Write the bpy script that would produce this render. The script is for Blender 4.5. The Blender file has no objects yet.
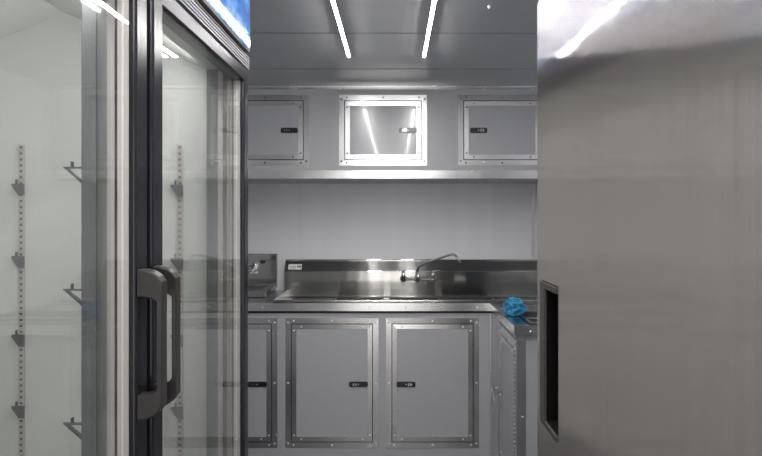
import bpy, bmesh, math, random
from mathutils import Vector, noise
random.seed(4)
sc = bpy.context.scene
COL = sc.collection
F = 560.0            # focal length in pixels of the 762 px wide frame
CX, CY, CZ = 395.0, 216.0, 1.42

# ------------------------------------------------------------------ materials
def newmat(name):
    m = bpy.data.materials.new(name); m.use_nodes = True
    nt = m.node_tree
    b = nt.nodes['Principled BSDF']
    return m, nt, b

def pbr(name, col, rough=.5, metal=0.0, spec=.5, vary=0.0, scale=(4, 4, 4), rvary=0.0, coat=0.0, emit=None, estr=0.0, bump=0.0):
    m, nt, b = newmat(name)
    b.inputs['Base Color'].default_value = (*col, 1)
    b.inputs['Roughness'].default_value = rough
    b.inputs['Metallic'].default_value = metal
    b.inputs['Specular IOR Level'].default_value = spec
    b.inputs['Coat Weight'].default_value = coat
    if emit:
        b.inputs['Emission Color'].default_value = (*emit, 1)
        b.inputs['Emission Strength'].default_value = estr
    if vary or rvary or bump:
        tc = nt.nodes.new('ShaderNodeTexCoord'); mp = nt.nodes.new('ShaderNodeMapping')
        mp.inputs['Scale'].default_value = scale
        nz = nt.nodes.new('ShaderNodeTexNoise'); nz.inputs['Scale'].default_value = 1.0
        nz.inputs['Detail'].default_value = 5
        nt.links.new(tc.outputs['Object'], mp.inputs[0]); nt.links.new(mp.outputs[0], nz.inputs['Vector'])
        if vary:
            mr = nt.nodes.new('ShaderNodeMapRange')
            mr.inputs['From Min'].default_value = .3; mr.inputs['From Max'].default_value = .7
            mr.inputs['To Min'].default_value = 1 - vary; mr.inputs['To Max'].default_value = 1 + vary
            vm = nt.nodes.new('ShaderNodeVectorMath'); vm.operation = 'SCALE'
            vm.inputs[0].default_value = col
            nt.links.new(nz.outputs[0], mr.inputs[0]); nt.links.new(mr.outputs[0], vm.inputs['Scale'])
            nt.links.new(vm.outputs[0], b.inputs['Base Color'])
        if rvary:
            mr = nt.nodes.new('ShaderNodeMapRange')
            mr.inputs['From Min'].default_value = .3; mr.inputs['From Max'].default_value = .7
            mr.inputs['To Min'].default_value = max(.02, rough - rvary); mr.inputs['To Max'].default_value = rough + rvary
            nt.links.new(nz.outputs[0], mr.inputs[0]); nt.links.new(mr.outputs[0], b.inputs['Roughness'])
        if bump:
            bp = nt.nodes.new('ShaderNodeBump'); bp.inputs['Strength'].default_value = bump
            bp.inputs['Distance'].default_value = .002
            nt.links.new(nz.outputs[0], bp.inputs['Height']); nt.links.new(bp.outputs[0], b.inputs['Normal'])
    return m

def brushed(name, col, tangent, r2=.1, an=.8, clear=.2, clear_r=.12, vary=.06, scale=(3, 3, 3), wav=0.0, wscale=(1, 1, 1)):
    """stainless with a grain: the wide lobe is spread across TANGENT's perpendicular"""
    m, nt, b = newmat(name)
    nt.nodes.remove(b)
    out = nt.nodes['Material Output']
    g1 = nt.nodes.new('ShaderNodeBsdfAnisotropic'); g1.distribution = 'GGX'
    g1.inputs['Roughness'].default_value = math.sqrt(r2)
    g1.inputs['Anisotropy'].default_value = an
    tv = nt.nodes.new('ShaderNodeCombineXYZ')
    for i in range(3): tv.inputs[i].default_value = tangent[i]
    nt.links.new(tv.outputs[0], g1.inputs['Tangent'])
    g2 = nt.nodes.new('ShaderNodeBsdfAnisotropic'); g2.inputs['Roughness'].default_value = clear_r
    mx = nt.nodes.new('ShaderNodeMixShader'); mx.inputs[0].default_value = clear
    tc = nt.nodes.new('ShaderNodeTexCoord'); mp = nt.nodes.new('ShaderNodeMapping'); mp.inputs['Scale'].default_value = scale
    nz = nt.nodes.new('ShaderNodeTexNoise'); nz.inputs['Scale'].default_value = 1; nz.inputs['Detail'].default_value = 6
    mr = nt.nodes.new('ShaderNodeMapRange'); mr.inputs['From Min'].default_value = .3; mr.inputs['From Max'].default_value = .7
    mr.inputs['To Min'].default_value = 1 - vary; mr.inputs['To Max'].default_value = 1 + vary
    vm = nt.nodes.new('ShaderNodeVectorMath'); vm.operation = 'SCALE'; vm.inputs[0].default_value = col
    L = nt.links.new
    L(tc.outputs['Object'], mp.inputs[0]); L(mp.outputs[0], nz.inputs['Vector']); L(nz.outputs[0], mr.inputs[0])
    L(mr.outputs[0], vm.inputs['Scale'])
    for g in (g1, g2): L(vm.outputs[0], g.inputs['Color'])
    if wav:
        mp2 = nt.nodes.new('ShaderNodeMapping'); mp2.inputs['Scale'].default_value = wscale
        n2 = nt.nodes.new('ShaderNodeTexNoise'); n2.inputs['Scale'].default_value = 1; n2.inputs['Detail'].default_value = 1
        bp = nt.nodes.new('ShaderNodeBump'); bp.inputs['Strength'].default_value = 1; bp.inputs['Distance'].default_value = wav
        L(tc.outputs['Object'], mp2.inputs[0]); L(mp2.outputs[0], n2.inputs['Vector']); L(n2.outputs[0], bp.inputs['Height'])
        for g in (g1, g2): L(bp.outputs[0], g.inputs['Normal'])
    L(g1.outputs[0], mx.inputs[1]); L(g2.outputs[0], mx.inputs[2]); L(mx.outputs[0], out.inputs[0])
    return m

def glassmat(name, tint=(.988, .991, .988), f0=.06, wav=0.0):
    m, nt, b = newmat(name); nt.nodes.remove(b)
    out = nt.nodes['Material Output']; L = nt.links.new
    tr = nt.nodes.new('ShaderNodeBsdfTransparent'); tr.inputs[0].default_value = (*tint, 1)
    gl = nt.nodes.new('ShaderNodeBsdfAnisotropic'); gl.inputs['Roughness'].default_value = .02
    ge = nt.nodes.new('ShaderNodeNewGeometry')
    d = nt.nodes.new('ShaderNodeVectorMath'); d.operation = 'DOT_PRODUCT'
    L(ge.outputs['Incoming'], d.inputs[0]); L(ge.outputs['Normal'], d.inputs[1])
    def mth(op, a, bb=None):
        n = nt.nodes.new('ShaderNodeMath'); n.operation = op
        for i, v in enumerate((a, bb)):
            if v is None: continue
            if isinstance(v, (int, float)): n.inputs[i].default_value = v
            else: L(v, n.inputs[i])
        return n.outputs[0]
    x = mth('SUBTRACT', 1.0, mth('ABSOLUTE', d.outputs['Value']))
    fr = mth('ADD', f0, mth('MULTIPLY', mth('POWER', x, 5.0), 1 - f0))
    if wav:
        tc = nt.nodes.new('ShaderNodeTexCoord'); mp = nt.nodes.new('ShaderNodeMapping'); mp.inputs['Scale'].default_value = (1, 7, 4)
        n2 = nt.nodes.new('ShaderNodeTexNoise'); n2.inputs['Scale'].default_value = 1; n2.inputs['Detail'].default_value = 0
        bp = nt.nodes.new('ShaderNodeBump'); bp.inputs['Distance'].default_value = wav
        L(tc.outputs['Object'], mp.inputs[0]); L(mp.outputs[0], n2.inputs['Vector']); L(n2.outputs[0], bp.inputs['Height'])
        L(bp.outputs[0], gl.inputs['Normal'])
    mx = nt.nodes.new('ShaderNodeMixShader')
    L(fr, mx.inputs[0]); L(tr.outputs[0], mx.inputs[1]); L(gl.outputs[0], mx.inputs[2]); L(mx.outputs[0], out.inputs[0])
    return m

def emitmat(name, col, s):
    m, nt, b = newmat(name)
    b.inputs['Base Color'].default_value = (*col, 1)
    b.inputs['Emission Color'].default_value = (*col, 1); b.inputs['Emission Strength'].default_value = s
    return m

M = {}
M['panel'] = pbr('satin grey panel', (.345, .35, .37), .34, spec=.5, vary=.012, scale=(22, 22, 1.2), rvary=.04)
M['panel_gloss'] = pbr('glossy grey door skin', (.345, .35, .37), .2, spec=.5, vary=.012, scale=(22, 22, 1.2))
M['panel_gloss'].node_tree.nodes['Principled BSDF'].inputs['Coat Weight'].default_value = .22
M['panel_gloss'].node_tree.nodes['Principled BSDF'].inputs['Coat Roughness'].default_value = .05
M['wall'] = pbr('grey wall sheet', (.72, .725, .755), .36, spec=.5, vary=.02, scale=(12, 12, .7), rvary=.04)
M['ceiling'] = pbr('dark grey ceiling sheet', (.33, .335, .36), .25, metal=.0, spec=.6, vary=.04, scale=(1.5, 1.5, 3))
M['alu'] = pbr('aluminium trim', (.64, .64, .65), .25, metal=1, vary=.06, scale=(5, 5, 5), rvary=.03)
M['alu_dull'] = pbr('dull aluminium trim', (.66, .66, .68), .3, metal=1, vary=.06, scale=(5, 5, 5), rvary=.03)
M['rivet'] = pbr('rivet heads', (.85, .85, .87), .25, metal=.25, spec=.8)
M['rivet_dark'] = pbr('rivet heads darkened', (.10, .10, .105), .35, metal=.8)  # same rivets, their dark reflection put into the colour
M['black'] = pbr('black recess shade', (.012, .012, .014), .6)  # shade inside gaps and wells, put in as flat black
M['latch_black'] = pbr('black latch plate', (.012, .013, .018), .25, spec=.6)
M['chrome'] = pbr('chrome', (.75, .76, .78), .1, metal=1)
M['floor'] = pbr('dark floor sheet', (.09, .09, .095), .45, vary=.2, scale=(6, 6, 6))
M['rear'] = pbr('pale rear wall', (.30, .27, .235), .5, vary=.05, scale=(4, 4, 4))
M['steel_y'] = brushed('fridge stainless', (.49, .46, .45), (0, 0, 1), r2=.04, an=.92, clear=.10, clear_r=.07, vary=.045, scale=(220, 220, 2.2), wav=.002, wscale=(1, 4, 1.0))
M['steel_x'] = brushed('sink stainless', (.40, .395, .385), (1, 0, 0), r2=.06, an=.7, clear=.35, clear_r=.10, vary=.06, scale=(2, 2, 40), wav=.0015, wscale=(9, 9, 2))
M['deck'] = pbr('sink deck stainless', (.46, .455, .445), .2, metal=1, vary=.08, scale=(9, 9, 9))
M['counter'] = pbr('counter sheet', (.42, .44, .47), .24, metal=1, vary=.08, scale=(8, 8, 8), rvary=.06)
M['basin'] = pbr('basin stainless', (.35, .345, .34), .3, metal=1)
M['liner'] = pbr('pale cabinet liner', (.63, .64, .63), .5)
M['frame'] = pbr('dark anodised door frame', (.014, .014, .018), .2, metal=.0, spec=.22)
M['frame_dark'] = pbr('black frame channel', (.015, .015, .018), .4)
M['handle'] = pbr('bronze grey handle', (.026, .024, .024), .3, metal=.0, spec=.35)
M['post'] = pbr('grey mullion shell', (.14, .145, .155), .3, spec=.6)
M['diff'] = pbr('pale cover strip', (.55, .51, .49), .35)
M['glaze'] = pbr('pale glazing gasket', (.62, .58, .56), .35)
M['bead'] = pbr('white bead', (.85, .84, .83), .3)
M['head'] = pbr('silver header extrusion', (.15, .152, .16), .5, metal=.2, spec=.3)
M['headdark'] = pbr('dark header groove', (.10, .10, .11), .4)
M['peach'] = pbr('pale sign edge', (.14, .12, .10), .6, spec=.1)
M['pilaster'] = pbr('shelf standard', (.50, .48, .45), .4, metal=.3)
M['slot'] = pbr('shelf standard slots', (.10, .06, .055), .6)
M['clip'] = pbr('dark shelf clip', (.10, .10, .105), .4)
M['glass'] = glassmat('door glass', wav=.0004)
M['led'] = emitmat('lit strip lamp', (1, .985, .96), 115)
M['whitep'] = pbr('white sticker', (.85, .86, .84), .5)
M['green'] = pbr('green print', (.12, .42, .10), .5)
M['ink'] = pbr('dark print', (.06, .07, .08), .5)
M['pocket'] = pbr('black handle pocket', (.004, .004, .004), .9, spec=.05)
M['bezel'] = pbr('grey handle bezel', (.04, .038, .036), .45, spec=.3)
M['shell'] = pbr('grey fridge side', (.30, .295, .29), .35, metal=.9)

# sign art: blue sky with torn white cloud
def signmat():
    m, nt, b = newmat('sky print'); L = nt.links.new
    tc = nt.nodes.new('ShaderNodeTexCoord'); mp = nt.nodes.new('ShaderNodeMapping'); mp.inputs['Scale'].default_value = (1, 12, 22)
    nz = nt.nodes.new('ShaderNodeTexNoise'); nz.inputs['Scale'].default_value = 1.0; nz.inputs['Detail'].default_value = 6; nz.inputs['Roughness'].default_value = .65
    cr = nt.nodes.new('ShaderNodeValToRGB')
    e = cr.color_ramp.elements
    e[0].position = .40; e[0].color = (.004, .035, .16, 1)
    e[1].position = .74; e[1].color = (.20, .27, .33, 1)
    q = e.new(.52); q.color = (.012, .09, .27, 1)
    L(tc.outputs['Object'], mp.inputs[0]); L(mp.outputs[0], nz.inputs['Vector']); L(nz.outputs[0], cr.inputs[0])
    b.inputs['Base Color'].default_value = (.02, .03, .05, 1); L(cr.outputs[0], b.inputs['Emission Color'])
    b.inputs['Emission Strength'].default_value = 1.15
    b.inputs['Roughness'].default_value = .05
    return m
M['sign'] = signmat()

def towelmat():
    m, nt, b = newmat('blue microfibre'); L = nt.links.new
    tc = nt.nodes.new('ShaderNodeTexCoord')
    nz = nt.nodes.new('ShaderNodeTexNoise'); nz.inputs['Scale'].default_value = 60; nz.inputs['Detail'].default_value = 3
    cr = nt.nodes.new('ShaderNodeValToRGB'); e = cr.color_ramp.elements
    e[0].position = .35; e[0].color = (.004, .10, .23, 1); e[1].position = .65; e[1].color = (.012, .25, .45, 1)
    bp = nt.nodes.new('ShaderNodeBump'); bp.inputs['Distance'].default_value = .002
    L(tc.outputs['Object'], nz.inputs['Vector']); L(nz.outputs[0], cr.inputs[0]); L(cr.outputs[0], b.inputs['Base Color'])
    L(nz.outputs[0], bp.inputs['Height']); L(bp.outputs[0], b.inputs['Normal'])
    b.inputs['Roughness'].default_value = .9
    b.inputs['Sheen Weight'].default_value = .3
    return m
M['towel'] = towelmat()

# ------------------------------------------------------------------ mesh helpers
class MB:
    """collects shapes; coordinates (u, v, n) run through the frame (o, U, V, N)"""
    def __init__(s, o=(0, 0, 0), U=(1, 0, 0), V=(0, 1, 0), N=(0, 0, 1)):
        s.tilt = random.randrange(4); s.bm = bmesh.new(); s.o = Vector(o); s.U = Vector(U); s.V = Vector(V); s.N = Vector(N); s.mi = 0
    def p(s, a): return s.o + s.U * a[0] + s.V * a[1] + s.N * a[2]
    def _f(s, vs):
        try:
            f = s.bm.faces.new(vs); f.material_index = s.mi
        except ValueError: pass
    def hexa(s, bot, top):
        b = [s.bm.verts.new(s.p(q)) for q in bot]; t = [s.bm.verts.new(s.p(q)) for q in top]
        n = len(b)
        s._f(b[::-1]); s._f(t)
        for i in range(n): s._f([b[i], b[(i + 1) % n], t[(i + 1) % n], t[i]])
    def box(s, x0, x1, y0, y1, z0, z1):
        s.hexa([(x0, y0, z0), (x1, y0, z0), (x1, y1, z0), (x0, y1, z0)], [(x0, y0, z1), (x1, y0, z1), (x1, y1, z1), (x0, y1, z1)])
    def prism(s, pts, z0, z1):
        s.hexa([(a, b, z0) for a, b in pts], [(a, b, z1) for a, b in pts])
    def ring(s, pts0, pts1, z0, z1, closed=True):
        """strip between two outlines, with thickness"""
        n = len(pts0); rng = range(n if closed else n - 1)
        A = [[s.bm.verts.new(s.p((a, b, z))) for a, b in P] for P in (pts0, pts1) for z in (z0, z1)]
        o0, o1, i0, i1 = A
        for i in rng:
            j = (i + 1) % n
            s._f([o0[i], o0[j], i0[j], i0[i]]); s._f([o1[i], i1[i], i1[j], o1[j]])
            s._f([o0[i], o1[i], o1[j], o0[j]]); s._f([i0[i], i0[j], i1[j], i1[i]])
        if not closed:
            s._f([o0[0], i0[0], i1[0], o1[0]]); s._f([o0[-1], o1[-1], i1[-1], i0[-1]])
    def mitred(s, u0, u1, v0, v1, w, n0, n1):
        """four mitred bars around a rectangle, outer size u0..u1, v0..v1"""
        a = [(u0, v0), (u1, v0), (u1, v1), (u0, v1)]; g = .0004
        b = [(u0 + w, v0 + w), (u1 - w, v0 + w), (u1 - w, v1 - w), (u0 + w, v1 - w)]
        for i in range(4):
            j = (i + 1) % 4
            t = (0.0007, -.0004, .0002, -.0008)[(i + s.tilt) % 4]
            P = [a[i], a[j], b[j], b[i]]
            s.hexa([(q[0], q[1], n0) for q in P], [(q[0], q[1], n1 + (t if k < 2 else 0)) for k, q in enumerate(P)])
    def dome(s, u, v, n, r, seg=8):
        c = s.bm.verts.new(s.p((u, v, n + r * .55)))
        rg = []
        for rr, h in ((1, 0), (.75, .38)):
            rg.append([s.bm.verts.new(s.p((u + r * rr * math.cos(k * 2 * math.pi / seg), v + r * rr * math.sin(k * 2 * math.pi / seg), n + r * h))) for k in range(seg)])
        for k in range(seg):
            l = (k + 1) % seg
            s._f([rg[0][k], rg[0][l], rg[1][l], rg[1][k]]); s._f([rg[1][k], rg[1][l], c])
        s._f(rg[0][::-1])
    def tube(s, path, rad, seg=14):
        path = [s.p(q) for q in path]; n = len(path)
        rads = rad if isinstance(rad, (list, tuple)) else [rad] * n
        rings = []; ref = None
        for i, q in enumerate(path):
            t = (path[min(i + 1, n - 1)] - path[max(i - 1, 0)]).normalized()
            if ref is None: ref = t.orthogonal().normalized()
            ref = (ref - t * ref.dot(t)).normalized(); bb = t.cross(ref)
            rings.append([s.bm.verts.new(q + (ref * math.cos(k * 2 * math.pi / seg) + bb * math.sin(k * 2 * math.pi / seg)) * rads[i]) for k in range(seg)])
        for i in range(n - 1):
            for k in range(seg):
                l = (k + 1) % seg
                s._f([rings[i][k], rings[i][l], rings[i + 1][l], rings[i + 1][k]])
        s._f(rings[0][::-1]); s._f(rings[-1])
    def build(s, name, mats, parent=None, bevel=0.0, smooth=False, seg=2):
        bmesh.ops.recalc_face_normals(s.bm, faces=s.bm.faces)
        if parent is not None:
            off = Vector(parent['_o'])
        else:
            cs = [v.co for v in s.bm.verts]
            off = Vector(((min(c.x for c in cs) + max(c.x for c in cs)) / 2, (min(c.y for c in cs) + max(c.y for c in cs)) / 2, min(c.z for c in cs)))
        for v in s.bm.verts: v.co -= off
        me = bpy.data.meshes.new(name); s.bm.to_mesh(me); s.bm.free()
        for m in (mats if isinstance(mats, (list, tuple)) else [mats]): me.materials.append(M[m])
        ob = bpy.data.objects.new(name, me); COL.objects.link(ob)
        ob['_o'] = tuple(off)
        if parent is not None: ob.parent = parent
        else: ob.location = off
        if smooth:
            for q in me.polygons: q.use_smooth = True
        if bevel:
            md = ob.modifiers.new('bevel', 'BEVEL'); md.width = bevel; md.segments = seg; md.limit_method = 'ANGLE'; md.angle_limit = .6
            md.harden_normals = False
        return ob

def thing(name, label, cat, loc, group=None):
    o = bpy.data.objects.new(name, None); COL.objects.link(o); o.location = loc; o['_o'] = tuple(loc)
    o.empty_display_size = .1
    o['label'] = label; o['category'] = cat
    if group: o['group'] = group
    return o
def tag(o, label, cat, group=None):
    o['label'] = label; o['category'] = cat
    if group: o['group'] = group
    return o
def struct(o):
    o['kind'] = 'structure'; return o

def px(x, Y): return (x - CX) * Y / F
def pz(y, Y): return CZ - (y - CY) * Y / F

# ------------------------------------------------------------------ room shell
XL, XR, YB, YF, H = -1.24, 1.08, -1.9, 3.70, 2.15
def sbox(name, mat, *a, bevel=0):
    m = MB(); m.box(*a); return struct(m.build(name, mat, bevel=bevel))
sbox('floor', 'floor', XL - .05, XR + .05, YB - .05, YF + .05, -.05, 0)
sbox('ceiling', 'ceiling', XL - .05, XR + .05, YB - .05, YF + .05, H, H + .05)
sbox('wall_back', 'wall', XL, XR, YF, YF + .05, 0, H)
sbox('wall_left', 'wall', XL - .05, XL, YB, YF, 0, H)
sbox('wall_right', 'wall', XR, XR + .05, YB, YF, 0, H)
m = MB(); m.box(XL, -1.08, YB - .05, YB, 0, H); m.box(.98, XR, YB - .05, YB, 0, H); m.box(-1.08, .98, YB - .05, YB, 2.02, H)
struct(m.build('wall_rear', 'rear'))
# added rear fill light, set in a guessed, unseen doorway opening
la = bpy.data.lights.new('rear_fill', 'AREA'); la.shape = 'RECTANGLE'; la.size = 2.0; la.size_y = 2.0; la.energy = 17; la.color = (1, .97, .93)
lo = bpy.data.objects.new('rear_fill', la); COL.objects.link(lo); lo.location = (-.035, YB - .06, 1.01); lo.rotation_euler = (math.pi / 2, 0, 0)
# joint strip on the back wall
xj = px(533, 3.69)
sbox('trim_1', 'alu_dull', xj - .006, xj + .012, YF - .004, YF, 1.15, 1.60)
# ceiling sheet seams
for i, (Ys, w) in enumerate(((2.234, .0018), (2.78, .0022), (1.0, .0018), (-.3, .0018))):
    m = MB(); m.box(XL, XR, Ys - w, Ys + w, H - .0015, H)
    struct(m.build('trim_%d' % (2 + i), 'headdark'))
# angle between ceiling and overhead cabinet
D = 3.15; S = D / F
m = MB(); m.box(XL, XR, D - .022, D - .004, H - .003, H); m.box(XL, XR, D - .004, D - .001, pz(89.5, D), H)
m.mi = 1
for k in range(9): m.box(XL + .12 + k * .27, XL + .126 + k * .27, D - .006, D - .004, H - .020, H - .014)
struct(m.build('trim_6', ['alu', 'rivet']))
# small vent stud on the ceiling
m = MB(); m.tube([(px(489, 1.95), 1.95, H), (px(489, 1.95), 1.95, H - .008)], [.006, .004], 10)
struct(m.build('trim_7', 'rivet'))

# ------------------------------------------------------------------ doors of the cabinets
def latch(o, U, N, u0, u1, v, parent, flip=False):
    """slam latch: black rounded plate, chrome thumb piece, slotted cover"""
    m = MB(o, U, (0, 0, 1), N)
    h = .0145; L_ = u1 - u0
    def rr(a0, a1, hh, r):
        pts = []
        for cx_, cy_, st in ((a1 - r, v + hh - r, 0), (a0 + r, v + hh - r, 90), (a0 + r, v - hh + r, 180), (a1 - r, v - hh + r, 270)):
            for k in range(5):
                t = math.radians(st + k * 22.5); pts.append((cx_ + r * math.cos(t), cy_ + r * math.sin(t)))
        return pts
    m.prism(rr(u0, u1, h, .008), .001, .006)
    m.mi = 1
    a = u0 + L_ * (.30 if not flip else .70)
    m.prism(rr(a - .011, a + .011, h * .55, .006), .006, .012)
    m.mi = 0
    m.prism(rr(a - .003, a + .003, h * .5, .002), .012, .0125)
    m.mi = 2
    b = u0 + L_ * (.74 if not flip else .26)
    m.mi = 0; m.prism(rr(b - .017, b + .017, h * .55, .004), .006, .0085); m.mi = 2
    m.dome((u0 + u1) / 2, v, .006, .003)
    return m.build('latch', ['latch_black', 'chrome', 'rivet'], parent)

def cab_door(o, U, N, u0, u1, v0, v1, parent, lu0, lu1, lv, flip, w=.029, skin='panel', hinge=None, rsp=.33, latch_on=True, rv='rivet'):
    """outer mitred frame riveted to the carcass, black gap, door skin with its own mitred frame"""
    m = MB(o, U, (0, 0, 1), N)
    m.mitred(u0, u1, v0, v1, w, 0, .003)
    m.mi = 1; m.mitred(u0 + w, u1 - w, v0 + w, v1 - w, .0045, 0, .0012)  # flat black strip stands in for the dark gap around the door
    m.mi = 2
    c = w * .5
    n = max(1, round((v1 - v0) / rsp)); k_ = max(1, round((u1 - u0) / rsp))
    for uu in (u0 + c, u1 - c):
        for k in range(n + 1): m.dome(uu, v0 + c * 1.6 + k * (v1 - v0 - c * 3.2) / n, .003, .0055)
    for vv in (v0 + c, v1 - c):
        for k in range(k_ + 1): m.dome(u0 + c * 3 + k * (u1 - u0 - c * 6) / k_, vv, .003, .0055)
    m.build('door_frame', ['alu', 'black', rv], parent)
    g = w + .0045
    a0, a1, b0, b1 = u0 + g, u1 - g, v0 + g, v1 - g
    d = MB(o, U, (0, 0, 1), N)
    d.box(a0, a1, b0, b1, 0, .0015)
    door = d.build('door', [skin], parent)
    t = MB(o, U, (0, 0, 1), N)
    t.mitred(a0, a1, b0, b1, .026, .0015, .0035)
    t.mi = 1; c = .013
    for uu in (a0 + c, a1 - c):
        for vv in (b0 + c * 2.7, b1 - c * 2.7): t.dome(uu, vv, .0035, .0052)
    for vv in (b0 + c, b1 - c):
        for uu in (a0 + c * 4.2, a1 - c * 4.2): t.dome(uu, vv, .0035, .0052)
    t.build('door_trim', ['alu', rv], door)
    if latch_on: latch(o + Vector(N) * .0015, U, N, lu0, lu1, lv, door, flip)
    if hinge is not None:
        q = MB(o, U, (0, 0, 1), N); q.mi = 0
        q.box(hinge - .034, hinge + .034, v0 + .02, v1 - .02, .0036, .0046)
        nk = int((v1 - v0 - .04) / .020)
        for k in range(nk):
            z0 = v0 + .02 + k * .020
            q.mi = 0; q.tube([(hinge, z0 + .001, .0065), (hinge, z0 + .0155, .0065)], .007, 8)
        q.mi = 1
        for k in range(0, nk, 3): q.dome(hinge + .02, v0 + .033 + k * .020, .0046, .004); 
        q.build('hinge', ['alu_dull', 'rivet'], door)
    return door

O = Vector((0, D, 0)); UX = (1, 0, 0); NF = (0, -1, 0)

# ------------------------------------------------------------------ overhead cabinet
up = thing('overhead_cabinet', 'grey wall-hung cabinet run with three riveted doors under the ceiling', 'cabinet', (-.08, 3.42, pz(178, D)))
zb = pz(178, D)
m = MB(); m.box(XL + .002, XR - .002, D, YF - .002, zb, H - .004)
m.build('body', 'panel', up)
m = MB()
m.box(XL + .002, XR - .002, D - .003, D, zb, pz(170.5, D)); m.box(XL + .002, XR - .002, D, D + .03, zb - .003, zb)
m.mi = 1
for k in range(8): m.box(XL + .2 + k * .3, XL + .204 + k * .3, D - .0045, D - .003, zb + .018, zb + .022)
m.build('bottom_trim', ['alu', 'rivet'], up)
for (a, b, l0, l1, fl, sk) in ((221, 309, 281, 298, False, 'panel_gloss'), (339, 427, 399, 417, False, 'panel_gloss'), (458, 546, 470, 487, True, 'panel_gloss')):
    cab_door(O, UX, NF, px(a, D), px(b, D), pz(165.5, D), pz(95, D), up, px(l0, D), px(l1, D), pz(130.5, D), fl, w=.030, skin=sk, rv='rivet_dark')

# ------------------------------------------------------------------ base cabinet
ZC = .931
bc = thing('base_cabinet', 'long grey base cabinet with riveted doors below the three-compartment sink', 'cabinet', (-.36, 3.42, 0))
XP = .54       # left face of the side cabinet
m = MB(); m.box(XL + .002, XP + .010, D, D + .02, .0, .873); m.box(XL + .002, XL + .02, D + .02, YF - .002, 0, .885); m.box(XL + .02, XP + .01, YF - .02, YF - .002, 0, .885); m.box(XL + .02, XP + .01, D + .02, YF - .02, .08, .10)
m.build('body', 'panel', bc)
m = MB(); m.box(XL + .002, XP + .010, D + .012, D + .02, .873, .886); m.build('shadow_gap', 'black', bc)  # black strip stands in for shade under the counter overhang
m = MB(); m.box(px(490, D), XP + .0, D - .003, D, .02, .873); m.mi = 1
for z in (.12, .47, .84): m.dome(px(493.5, D), z, -D + .003, .004) if False else m.box(px(492.5, D), px(492.5, D) + .006, D - .0055, D - .003, z, z + .006)
m.build('corner_trim', ['alu_dull', 'rivet'], bc)
for (a, b, l0, l1, fl) in ((184.5, 277.5, 248, 267, False), (285.5, 378.5, 349, 368, False), (386, 479, 396.5, 415.5, True)):
    cab_door(O, UX, NF, px(a, D), px(b, D), pz(447.7, D), pz(318, D), bc, px(l0, D), px(l1, D), pz(384, D), fl, w=.031)

# ------------------------------------------------------------------ side cabinet (returns towards the camera)
YP = 2.50
sc_ = thing('side_cabinet', 'grey side cabinet with piano hinged door, blue cloth on its top', 'cabinet', (.80, 2.82, 0))
m = MB(); m.box(XP + .012, XR - .002, YP + .012, D - .004, 0, .885)
m.build('body', 'panel', sc_)
OS = Vector((XP + .012, 0, 0)); UY = (0, 1, 0); NL = (-1, 0, 0)
cab_door(OS, UY, NL, YP + .014, 2.95, pz(447.7, D), .855, sc_, 2.93, 3.0, .475, False, w=.045, hinge=YP + .052, latch_on=False)
m = MB(); m.box(XP + .004, XP + .0115, YP + .006, YP + .012, 0.005, .885); m.box(XP + .0115, XP + .045, YP + .006, YP + .0115, .005, .885)
m.mi = 1
for z in (.12, .52, .86): m.tube([(XP + .030, YP + .006, z), (XP + .030, YP + .002, z)], [.0045, .002], 8)
m.build('corner_trim', ['alu_dull', 'rivet'], sc_)
m = MB(); m.box(XP + .006, XP + .0115, 2.96, D - .004, 0.005, .885); m.mi = 1
for z in (.14, .50, .84): m.tube([(XP + .006, 3.0, z), (XP + .001, 3.0, z)], [.0045, .002], 8)
m.build('filler_strip', ['alu_dull', 'rivet'], sc_)
# lever on the hinged door
m = MB(); m.box(XP + .0, XP + .0055, 3.02, 3.07, .455, .485); m.mi = 1
m.tube([(XP, 3.045, .48), (XP - .012, 3.045, .48), (XP - .014, 3.0, .465), (XP - .014, 2.93, .44)], [.006, .006, .005, .004], 10)
m.build('lever_latch', ['alu', 'chrome'], sc_)

# ------------------------------------------------------------------ counter
ct = thing('countertop', 'L-shaped metal-clad countertop with riveted aluminium edge', 'countertop', (-.1, 3.3, .89))
m = MB()
yo = D - .02; xo = XP - .008; yp = YP - .015
m.prism([(XL + .003, yo), (xo, yo), (xo, yp), (XR - .003, yp), (XR - .003, 3.158), (-.697, 3.158), (-.697, YF - .003), (XL + .003, YF - .003)], .888, ZC)
m.build('slab', 'counter', ct)
m = MB()
m.box(XL + .003, xo - .003, yo - .003, yo, .890, ZC + .002)
m.box(xo - .003, xo, yp - .003, yo, .890, ZC + .002)
m.box(xo, XR - .003, yp - .003, yp, .890, ZC + .002)
m.box(XL + .003, xo - .003, yo, yo + .02, ZC, ZC + .002); m.box(xo, xo + .02, yp, yo + .02, ZC, ZC + .002); m.box(xo + .02, XR - .003, yp, yp + .02, ZC, ZC + .002)
m.mi = 1
for k in range(9): 
    u = XL + .1 + k * .2
    if u < xo - .02: m.tube([(u, yo - .003, .908), (u, yo - .006, .908)], [.0045, .002], 8)
for u in (2.6, 2.85, 3.08): m.tube([(xo - .003, u, .908), (xo - .006, u, .908)], [.0045, .002], 8)
for u in (.60, .78): m.tube([(u, yp - .003, .908), (u, yp - .006, .908)], [.0045, .002], 8)
m.build('edge_trim', ['alu', 'rivet'], ct)

# ------------------------------------------------------------------ three compartment sink
sk = thing('three_compartment_sink', 'wide stainless three-basin sink with tall backsplash and small label', 'sink', (.12, 3.42, ZC))
zs = ZC + .011; y0s, y1s = 3.165, 3.615; x0s, x1s = -.691, 1.04
bx = [(px(330, 3.24), px(383, 3.24)), (px(388.5, 3.24), px(442, 3.24)), (px(448, 3.24), px(503, 3.24))]
yb0, yb1 = 3.20, 3.595
m = MB(); zd = .897
edges = [x0s + .004] + [v for b in bx for v in b] + [x1s]
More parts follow.
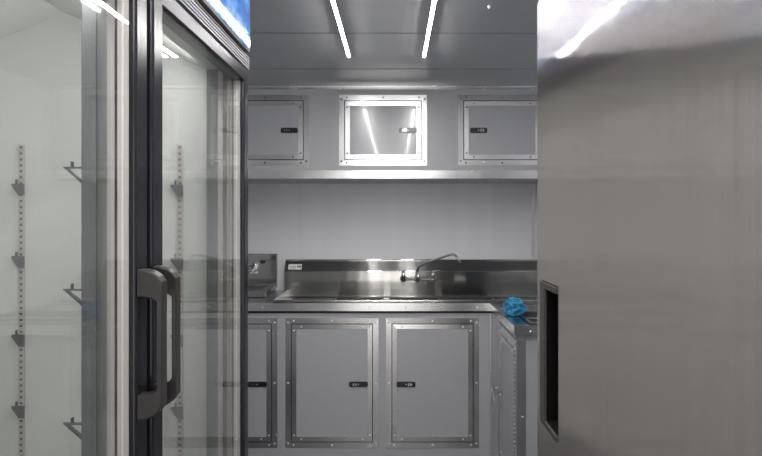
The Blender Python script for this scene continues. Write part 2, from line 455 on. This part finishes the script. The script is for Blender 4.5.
# sunken deck as strips around the basin openings, with a raised rim in front and at the end
m.box(x0s + .004, x1s, y0s + .004, yb0, zd - .003, zd); m.box(x0s + .004, x1s, yb1, y1s, zd - .003, zd)
for i in range(0, len(edges), 2): m.box(edges[i], edges[i + 1], yb0, yb1, zd - .003, zd)
m.build('deck', 'deck', sk)
m = MB()
m.box(x0s, x1s, y0s, y0s + .004, zd - .003, zs); m.box(x0s, x0s + .004, y0s + .004, y1s, zd - .003, zs)
m.tube([(x0s, y0s, zs), (x1s, y0s, zs)], .005, 8); m.tube([(x0s, y0s, zs), (x0s, y1s, zs)], .004, 8)
m.build('raised_rim', 'deck', sk)
for a, b in bx:
    m = MB(); d = .0035
    o_ = [(a, yb0), (b, yb0), (b, yb1), (a, yb1)]; i_ = [(a + d, yb0 + d), (b - d, yb0 + d), (b - d, yb1 - d), (a + d, yb1 - d)]
    m.ring(o_, i_, zd - .24, zd - .0005); m.box(a, b, yb0, yb1, zd - .243, zd - .24)
    m.build('basin', 'basin', sk)
m = MB((x0s - .02, 0, 0), (0, 1, 0), (0, 0, 1), (1, 0, 0))
def arc(c, r, a0, a1, n): return [(c[0] + r * math.cos(math.radians(a0 + (a1 - a0) * k / n)), c[1] + r * math.sin(math.radians(a0 + (a1 - a0) * k / n))) for k in range(n + 1)]
prof = [(y1s - .035, zs)] + arc((y1s - .020, zs + .020), .020, 270, 360, 6)[0:] 
prof = [(y1s - .008, zd)] + arc((y1s - .008, zd + .008), .008, 275, 360, 4) + [(y1s, 1.058)] + arc((y1s + .012, 1.062), .012, 180, 140, 3) + [(y1s + .040, 1.125), (y1s + .040, 1.134)]
back = [(p[0] + .003, p[1] - .002) for p in prof]
back = [(min(q[0], YF - .004), q[1]) for q in back]
m.ring(prof, back, 0, x1s - x0s + .02, closed=False)
m.box(y1s + .040, YF - .003, 1.131, 1.134, 0, x1s - x0s + .02)
m.build('backsplash', 'steel_x', sk, smooth=False)
m = MB()
m.tube([(x0s - .02, y1s + .040, 1.134), (x1s, y1s + .040, 1.134)], .003, 8)
m.tube([(x0s - .02, y1s + .001, 1.062), (x1s, y1s + .001, 1.062)], .0022, 8)
m.build('splash_rim', 'chrome', sk)
# end cap of the backsplash
m = MB((x0s - .0225, 0, 0), (0, 1, 0), (0, 0, 1), (1, 0, 0))
m.prism([(y1s, zd), (YF - .004, zd), (YF - .004, 1.133), (y1s + .04, 1.133), (y1s, 1.06)], 0, .002)
m.build('end_cap', 'deck', sk)
# label on the sloping top of the splash
m = MB((0, y1s + .012, 1.078), UX, Vector((0, .52, .85)).normalized(), Vector((0, -.85, .52)).normalized())
uL, uR = px(288, 3.62), px(301.5, 3.62)
m.box(uL, uR, -.007, .030, .004, .0055)
m.mi = 1
for k in range(7): m.box(uL + .010 + k * .006, uL + .0145 + k * .006, .009, .017, .0055, .006)
m.mi = 2
for k in range(3): m.box(uL + .058 + k * .009, uL + .065 + k * .009, .006 , .021, .0055, .006)
m.box(uL + .01, uL + .05, .001, .003, .0055, .006)
m.build('label_sticker', ['whitep', 'green', 'ink'], sk)

# ------------------------------------------------------------------ main faucet
fa = thing('sink_faucet', 'chrome wall faucet with long swivel spout above the middle basin', 'faucet', (px(417, 3.56), 3.56, pz(280, 3.56)))
Yf = 3.56
zf = pz(279.5, Yf)
def Pf(x, y, Y=Yf): return (px(x, Y), Y, pz(y, Y))
m = MB(); m.tube([Pf(402, 279.5), Pf(434, 279.5)], .008, 14)
for x in (403.5, 433):
    m.tube([(px(x, Yf), y1s - .002, zf), (px(x, Yf), Yf + .02, zf), (px(x, Yf), Yf - .014, zf)], [.016, .012, .012], 16)
    m.tube([(px(x, Yf), y1s - .006, zf), (px(x, Yf), y1s, zf)], [.021, .023], 18)
m.tube([Pf(417.5, 281.5), Pf(417.5, 276), Pf(417.5, 273)], [.013, .013, .010], 16)
m.build('body', 'chrome', fa, smooth=True)
m = MB()
pts = [Pf(417.6, 274), Pf(417.8, 269), Pf(419.5, 266.3, 3.53), Pf(423, 264.3, 3.51), Pf(435, 259.8, 3.48), Pf(448, 255.2, 3.43), Pf(453, 254.3, 3.41), Pf(456, 256, 3.40), Pf(460.5, 262.5, 3.39)]
m.tube(pts, [.0075] * 6 + [.007, .0068, .0075], 14)
m.build('spout', 'chrome', fa, smooth=True)
m = MB()
m.tube([Pf(403.5, 280), Pf(403.5, 274.5), Pf(403.3, 271.5)], [.018, .009, .007], 14)
m.tube([Pf(399.5, 270.5), Pf(405.5, 271.5)], [.004, .006], 10)
m.build('handle', 'chrome', fa, smooth=True)
m = MB()
m.tube([Pf(433, 280), Pf(433, 274), Pf(433.4, 271.5)], [.014, .011, .008], 14)
m.tube([Pf(432, 271.5), Pf(440, 270.4)], [.006, .004], 10)
m.build('handle', 'chrome', fa, smooth=True)

# ------------------------------------------------------------------ hand sink
hs = thing('hand_sink', 'small stainless hand sink with square backplate on the corner counter', 'sink', (-.95, 3.5, ZC))
xr = px(276.5, 3.67); zt = pz(254, 3.67)
m = MB(); m.box(-1.17, xr, 3.672, YF - .004, ZC + .02, zt); m.box(-1.17, xr, 3.668, 3.672, zt - .006, zt); m.box(xr - .005, xr, 3.668, 3.672, ZC + .04, zt)
m.build('backplate', 'steel_x', hs)
zr = .971; yh0 = 3.35
m = MB()
o_ = [(-1.17, yh0), (xr, yh0), (xr, 3.67), (-1.17, 3.67)]; i_ = [(-1.14, yh0 + .03), (xr - .03, yh0 + .03), (xr - .03, 3.64), (-1.14, 3.64)]
m.ring(o_, i_, zr - .004, zr)
m.ring([(a[0] + (.002 if a[0] < -1 else -.002), a[1] + (.002 if a[1] < 3.5 else -.002)) for a in o_], [(a[0] + (.006 if a[0] < -1 else -.006), a[1] + (.006 if a[1] < 3.5 else -.006)) for a in o_], ZC + .003, zr - .004)
m.build('rim', 'deck', hs, bevel=.002)
m = MB(); m.ring(i_, [(a[0] + (.02 if a[0] < -1 else -.02), a[1] + (.02 if a[1] < 3.5 else -.02)) for a in i_], zr - .034, zr - .004); m.box(-1.14, xr - .03, yh0 + .03, 3.64, ZC + .003, zr - .034)
m.build('basin', 'basin', hs)
hf = thing('hand_sink_faucet', 'small chrome faucet with black-tipped spout on the hand sink backplate', 'faucet', (px(251, 3.63), 3.63, pz(270, 3.63)))
Yh = 3.63
m = MB(); m.tube([(px(247, Yh), Yh, pz(270.5, Yh)), (px(254.5, Yh), Yh, pz(270.5, Yh))], .009, 12)
m.tube([(px(253.5, Yh), 3.671, pz(270.5, Yh)), (px(253.5, Yh), Yh - .01, pz(270.5, Yh))], [.02, .011], 14)
m.box(px(249.5, Yh), px(255.5, Yh), 3.64, 3.671, pz(274, Yh), pz(264.5, Yh))
m.build('body', 'chrome', hf, bevel=.002)
m = MB(); m.tube([(px(252, Yh), Yh, pz(270, Yh)), (px(252, Yh), Yh - .01, pz(265.5, Yh)), (px(255, 3.59), 3.59, pz(263.5, 3.59)), (px(262, 3.53), 3.53, pz(262.5, 3.53))], [.008, .008, .007, .007], 12)
m.mi = 1
m.tube([(px(261.5, 3.53), 3.53, pz(262, 3.53)), (px(263.5, 3.50), 3.50, pz(261.5, 3.50))], [.011, .0125], 14)
m.mi = 0
m.dome(px(263.5, 3.5), 3.5, pz(260.2, 3.5), .008)
m.build('spout', ['chrome', 'latch_black'], hf, smooth=True)
m = MB(); m.tube([(px(251.3, Yh), Yh, pz(266, Yh)), (px(249.5, Yh), Yh - .03, pz(264.2, Yh))], [.007, .005], 10)
m.build('handle', 'chrome', hf, smooth=True)

# ------------------------------------------------------------------ wells in the side counter, flush black plates painted as dark recesses
wl = thing('drop_in_wells', 'stainless drop-in unit with two dark wells beside the blue cloth', 'food well', (.83, 2.66, ZC))
z1 = ZC + .006
xa, xb = .605, 1.05
ys = [2.505, 2.53, 2.60, 2.635, 2.80, 2.825]
ys = [2.515, 2.535, 2.615, 2.65, 2.82, 2.85]
m = MB()
for a, b in ((ys[0], ys[1]), (ys[2], ys[3]), (ys[4], ys[5])): m.box(xa, xb, a, b, ZC + .0025, z1 + .004)
for a, b in ((xa, xa + .012), (xb - .012, xb)):
    m.box(a, b, ys[1], ys[2], ZC + .0025, z1 + .004); m.box(a, b, ys[3], ys[4], ZC + .0025, z1 + .004)
m.build('rim', 'deck', wl, bevel=.001)
for a, b in ((ys[1], ys[2]), (ys[3], ys[4])):
    m = MB(); m.box(xa + .012, xb - .012, a, b, ZC + .0025, ZC + .004)
    m.build('well', 'black', wl)

# ------------------------------------------------------------------ blue cloth
bm = bmesh.new(); bmesh.ops.create_icosphere(bm, subdivisions=5, radius=1)
for v in bm.verts:
    c = v.co.copy()
    k1 = 1 - abs(noise.noise(Vector((c.x * 1.8 + c.z * 1.6, c.y * 1.1, c.z * 1.0 - c.x)) + Vector((4, 1, 9)))) * 2.6
    k2 = 1 - abs(noise.noise(Vector((c.x * 1.6, c.y * 3.0 + c.z, c.z * 3.2)) + Vector((2, 7, 5)))) * 2.6
    r = .80 + .20 * noise.noise(c * 1.2 + Vector((3, 1, 7))) + .20 * k1 + .15 * k2
    v.co = Vector((c.x * .055 * r, c.y * .052 * r, c.z * .046 * r))
    if v.co.x > .02: v.co.z *= 1 - min(.45, (v.co.x - .02) * 8)
    if v.co.z < -.034: v.co.z = -.034 + (v.co.z + .034) * .03; v.co.x *= 1.05
zm = min(v.co.z for v in bm.verts)
for v in bm.verts: v.co.z -= zm
me = bpy.data.meshes.new('cleaning_cloth'); bm.to_mesh(me); bm.free(); me.materials.append(M['towel'])
cl = bpy.data.objects.new('cleaning_cloth', me); COL.objects.link(cl); cl.location = (.592, 2.76, ZC + .0025)
for q in me.polygons: q.use_smooth = True
tag(cl, 'crumpled bright blue cleaning cloth lying on the counter corner', 'cloth')

# ------------------------------------------------------------------ strip lamps
def lamp(X, ya, yb, label):
    t = thing('strip_light', label, 'ceiling light', (X, (ya + yb) / 2, H), 'LED strip lights along the ceiling')
    m = MB(); m.box(X - .0075, X + .0075, ya - .006, yb + .006, H - .013, H - .001); m.build('housing', 'head', t)
    m = MB((X, 0, H - .013), (1, 0, 0), (0, 0, -1), (0, 1, 0))
    m.prism([(-.0052, 0), (-.0035, .0018), (0, .0026), (.0035, .0018), (.0052, 0)], ya, yb)
    m.build('lamp_lens', 'led', t)
    return t
for X, nm in ((-.207, 'glass-door merchandiser'), (.131, 'stainless refrigerator')):
    lamp(X, 1.64, 2.52, 'lit strip lamp ending before the overhead cabinet, on the side of the %s' % nm)
    lamp(X, .52, 1.42, 'lit strip lamp above the aisle middle, on the side of the %s' % nm)
    lamp(X, -.62, .30, 'lit strip lamp nearest the rear wall, on the side of the %s' % nm)

# ------------------------------------------------------------------ glass door merchandiser
XD = -.42                                   # front of the doors
mc = thing('glass_door_merchandiser', 'upright two-door glass merchandiser with sky-blue sign and black handles', 'refrigerator', (-.8, .97, 0))
y0, y1 = .36, 1.605; yi0, yi1 = .41, 1.56
XBk = -1.19; XBi = -1.13; XC = XD - .045      # cabinet front edge
m = MB()
m.box(XBk, XC, yi1, y1, .12, 2.09)          # far side
m.box(XBk, XC, y0, yi0, .12, 2.09)
m.box(XBk, XBi, yi0, yi1, .12, 2.09)
m.box(XBi, XC, yi0, yi1, .12, .26)
m.build('cabinet', 'liner', mc)
m = MB((0, 0, 0), (1, 0, 0), (0, 0, 1), (0, 1, 0))
m.prism([(XBi, 1.90), (-.92, 1.985), (-.50, 1.82), (-.47, 1.82), (-.47, 2.09), (XBi, 2.09)], yi0, yi1)
m.build('air_duct_cover', 'liner', mc)
m = MB(); m.box(XBk + .02, XC - .02, y0 + .02, y1 - .02, .0, .12); m.build('plinth', 'frame_dark', mc)
# bottom grille
m = MB(); m.box(XC, XD, y0, y1, .14, .235)
for k in range(7): m.box(XD, XD + .002, y0 + .04, y1 - .04, .150 + k * .011, .156 + k * .011)
m.build('bottom_grille', 'frame', mc)
# header: ribbed extrusion
m = MB(); m.box(XC - .004, XD - .002, y0, y1, 1.836, 1.876)
for k in range(5): m.box(XD - .002, XD + .003, y0, y1, 1.838 + k * .0078, 1.8425 + k * .0078)
m.build('header_rail', 'head', mc, bevel=.0008)
m = MB(); m.box(XC, XD - .006, y0, y1, 1.876, 1.8775); m.build('header_groove', 'headdark', mc)
sg = MB(); sg.box(XC, XD + .012, y0, 1.568, 1.878, 2.12); sb = sg.build('sign_box', 'peach', mc)
m = MB(); m.box(XD + .012, XD + .015, y0 + .006, 1.562, 1.884, 2.114); m.build('sign_panel', 'sign', sb)
# added unseen fill that brightens the merchandiser interior, hidden behind the header
la2 = bpy.data.lights.new('interior_fill', 'AREA'); la2.shape = 'RECTANGLE'; la2.size = .06; la2.size_y = 1.0; la2.energy = 2.3; la2.color = (1, .985, .94)
lo2 = bpy.data.objects.new('interior_fill', la2); COL.objects.link(lo2); lo2.location = (-.505, .97, 1.80); lo2.rotation_euler = (0, math.radians(62), 0)
# centre post with lamp
m = MB(); m.box(-.526, XC - .002, .942, .990, .26, 1.82); m.box(-.532, -.526, .950, .982, .26, 1.82)
m.box(-.506, -.501, .939, .942, .26, 1.82)
ms = m.build('mullion', 'post', mc)
m = MB(); m.box(-.480, XC - .002, .934, .942, .27, 1.815)
for k in range(0): pass
m.build('lamp_diffuser', 'diff', ms)
# end post with its lamp at the far side
m = MB(); m.box(-.515, XC - .002, 1.530, yi1, .26, 1.82); jp = m.build('end_post', 'post', mc)
m = MB(); m.box(-.482, -.470, 1.525, 1.530, .27, 1.815); m.build('lamp_diffuser', 'diff', jp)
# doors
def mdoor(a, b, hy, lab):
    w = .044
    zt_, zb_ = 1.835, .24
    m = MB((XD, 0, 0), (0, 1, 0), (0, 0, 1), (1, 0, 0))
    m.ring([(a, zb_), (b, zb_), (b, zt_), (a, zt_)], [(a + w, zb_ + w), (b - w, zb_ + w), (b - w, zt_ - .036), (a + w, zt_ - .036)], -.040, 0)
    fr = m.build('door', 'frame', mc, bevel=.005, seg=3)
    for x_ in (-.007, -.030):
        g = MB((XD, 0, 0), (0, 1, 0), (0, 0, 1), (1, 0, 0)); g.box(a + w - .002, b - w + .002, zb_ + w - .002, zt_ - .034, x_ - .004, x_)
        g.build('glass_pane', 'glass', fr)
    q = MB(); zA, zB = zb_ + w + .001, zt_ - .037
    for s_ in (a + w, b - w - .0015):
        q.box(XD - .0395, XD - .0345, s_, s_ + .0015, zA, zB); q.box(XD - .0295, XD - .0115, s_, s_ + .0015, zA, zB)
        pass
        q.mi = 1; q.box(XD - .022, XD - .019, s_ - .0015, s_ + .003, zA, zB); q.mi = 0
    q.build('glazing_bead', ['glaze', 'bead'], fr)
    # handle
    h = MB((0, 0, 0), (1, 0, 0), (0, 0, 1), (0, 1, 0))
    out = [(XD, 1.333), (XD + .012, 1.333), (XD + .026, 1.329), (XD + .035, 1.322), (XD + .041, 1.313), (XD + .041, 1.110), (XD + .035, 1.100), (XD + .026, 1.093), (XD + .012, 1.088), (XD, 1.087)]
    inn = [(XD, 1.288), (XD + .010, 1.288), (XD + .022, 1.286), (XD + .029, 1.283), (XD + .033, 1.279), (XD + .033, 1.140), (XD + .029, 1.134), (XD + .022, 1.130), (XD + .010, 1.128), (XD, 1.128)]
    h.ring(out, inn, hy[0], hy[1], closed=False)
    hd = h.build('handle', 'handle', fr, bevel=.0025)
    return fr
mdoor(y0, .952, (.909, .932), '')
mdoor(.972, y1, (.969, .990), '')
m = MB(); m.box(XC - .001, XD - .024, .953, .971, .24, 1.835); m.build('centre_gasket', 'frame_dark', mc)
# shelf standards with clips
def pil(u, Yw, z0, z1, clips, side, scale=1.0, face='side'):
    m = MB(); m.box(u - .008, u + .008, Yw - .006, Yw, z0, z1)
    m.mi = 1
    z = z0 + .02
    while z < z1 - .01:
        m.box(u - .0035, u + .0035, Yw - .0066, Yw - .006, z, z + .006); z += .0165
    p_ = m.build('shelf_standard', ['pilaster', 'slot'], mc)
    for z in clips:
        c = MB((u, Yw - .0065, z), (side, 0, 0), (0, 0, 1), (0, -1, 0))
        c.prism([(-.010, .006), (.022 * scale, .006), (.024 * scale, .002), (.003, -.027), (-.010, -.027)], 0, .006)
        c.prism([(.009, .006), (.012, .006), (.012, .018), (.009, .018)], 0, .006)
        c.build('shelf_clip', 'clip', p_)
Yw = yi1
pil(px(22.5, Yw), Yw, .30, pz(145, Yw), [pz(y_, Yw) for y_ in (186, 258, 336, 407)], -1)
pil(px(180.5, Yw) + .0, Yw, .30, pz(145, Yw), [pz(y_, Yw) for y_ in (187, 260, 336, 408)], -1)
# bracket arms on the back of the centre post
def bracket(z):
    c = MB((-.532, .966, z), (-1, 0, 0), (0, 0, 1), (0, 1, 0))
    c.ring([(0, .002), (.040, .002), (0, -.033)], [(0, -.001), (.031, -.001), (0, -.026)], -.003, .003)
    c.box(.024, .0255, .002, .011, -.004, .004)
    c.build('shelf_bracket', 'clip', ms)
for y_ in (168, 290, 424):
    bracket(pz(y_, .966))
# rear centre standard seen dark through the far door is left to reflections

# ------------------------------------------------------------------ reach-in refrigerator
XF = .27; ya, yb = .36, 1.065
rf = thing('reach_in_refrigerator', 'tall brushed stainless refrigerator with black recessed door handle', 'refrigerator', (.66, .71, 0))
m = MB(); m.box(XF + .062, 1.05, ya, yb, .12, 1.90); m.build('cabinet', 'shell', rf, bevel=.004)
m = MB(); m.box(XF + .03, XF + .062, ya, yb, 1.832, 1.90)
for k in range(5): m.box(XF + .028, XF + .03, ya + .03, yb - .03, 1.842 + k * .011, 1.847 + k * .011)
m.build('top_grille', 'shell', rf, bevel=.002)
m = MB(); m.box(XF + .09, 1.03, ya + .03, yb - .03, 0, .12); m.build('plinth', 'frame_dark', rf)
hy0, hy1, hz0, hz1 = .928, 1.034, 1.042, 1.301
m = MB((XF, 0, 0), (0, 1, 0), (0, 0, 1), (1, 0, 0))
m.ring([(ya, .16), (yb, .16), (yb, 1.824), (ya, 1.824)], [(hy0, hz0), (hy1, hz0), (hy1, hz1), (hy0, hz1)], 0, .056)
dr = m.build('door', 'steel_y', rf, bevel=.003)
m = MB((XF, 0, 0), (0, 1, 0), (0, 0, 1), (1, 0, 0)); g = .0008
a0, a1, b0, b1 = hy0 + g, hy1 - g, hz0 + g, hz1 - g
m.ring([(a0, b0), (a1, b0), (a1, b1), (a0, b1)], [(a0, b0 + .010), (a1 - .031, b0 + .010), (a1 - .031, b1 - .010), (a0, b1 - .010)], -.003, .002, closed=False)
m.mi = 1
m.ring([(a0, b0), (a1, b0), (a1, b1), (a0, b1)], [(a0, b0 + .011), (a1 - .032, b0 + .011), (a1 - .032, b1 - .011), (a0, b1 - .011)], .002, .030, closed=False)
m.box(a0, a1, b0, b1, .030, .034)
m.tube([((a1 - .05), b0 + .02, .029), (a1 - .05, b1 - .02, .029)], .004, 8)
m.build('handle', ['bezel', 'pocket'], dr, bevel=.0015)
m = MB(); m.box(XF + .004, XF + .05, yb - .045, yb - .004, 1.826, 1.831); m.tube([(XF + .012, yb - .01, 1.831), (XF + .012, yb - .01, 1.84)], .008, 12)
m.build('hinge', 'rivet', rf)
m = MB(); m.box(XF + .057, XF + .061, ya + .01, yb - .01, .17, 1.815); m.build('door_gasket', 'frame_dark', rf)

# ------------------------------------------------------------------ camera and view
cam = bpy.data.cameras.new('camera'); co = bpy.data.objects.new('camera', cam); COL.objects.link(co)
co.location = (0, 0, CZ); co.rotation_euler = (math.pi / 2, 0, 0)
cam.sensor_width = 36; cam.lens = 36 * F / 762
cam.shift_x = -(CX - 381) / 762; cam.shift_y = -(228 - CY) / 762
cam.clip_start = .02
sc.camera = co
w = bpy.data.worlds.new('world'); sc.world = w; w.use_nodes = True
w.node_tree.nodes['Background'].inputs[0].default_value = (.5, .52, .55, 1)
w.node_tree.nodes['Background'].inputs[1].default_value = .0
sc.view_settings.view_transform = 'Standard'; sc.view_settings.look = 'None'
sc.view_settings.gamma = 1; sc.view_settings.use_curve_mapping = False
sc.view_settings.exposure = 1.2
sc.cycles.max_bounces = 14; sc.cycles.transparent_max_bounces = 24; sc.cycles.glossy_bounces = 8
sc.cycles.use_denoising = True
sc.cycles.sample_clamp_indirect = 8
for o in list(bpy.data.objects):
    if '_o' in o.keys(): del o['_o']
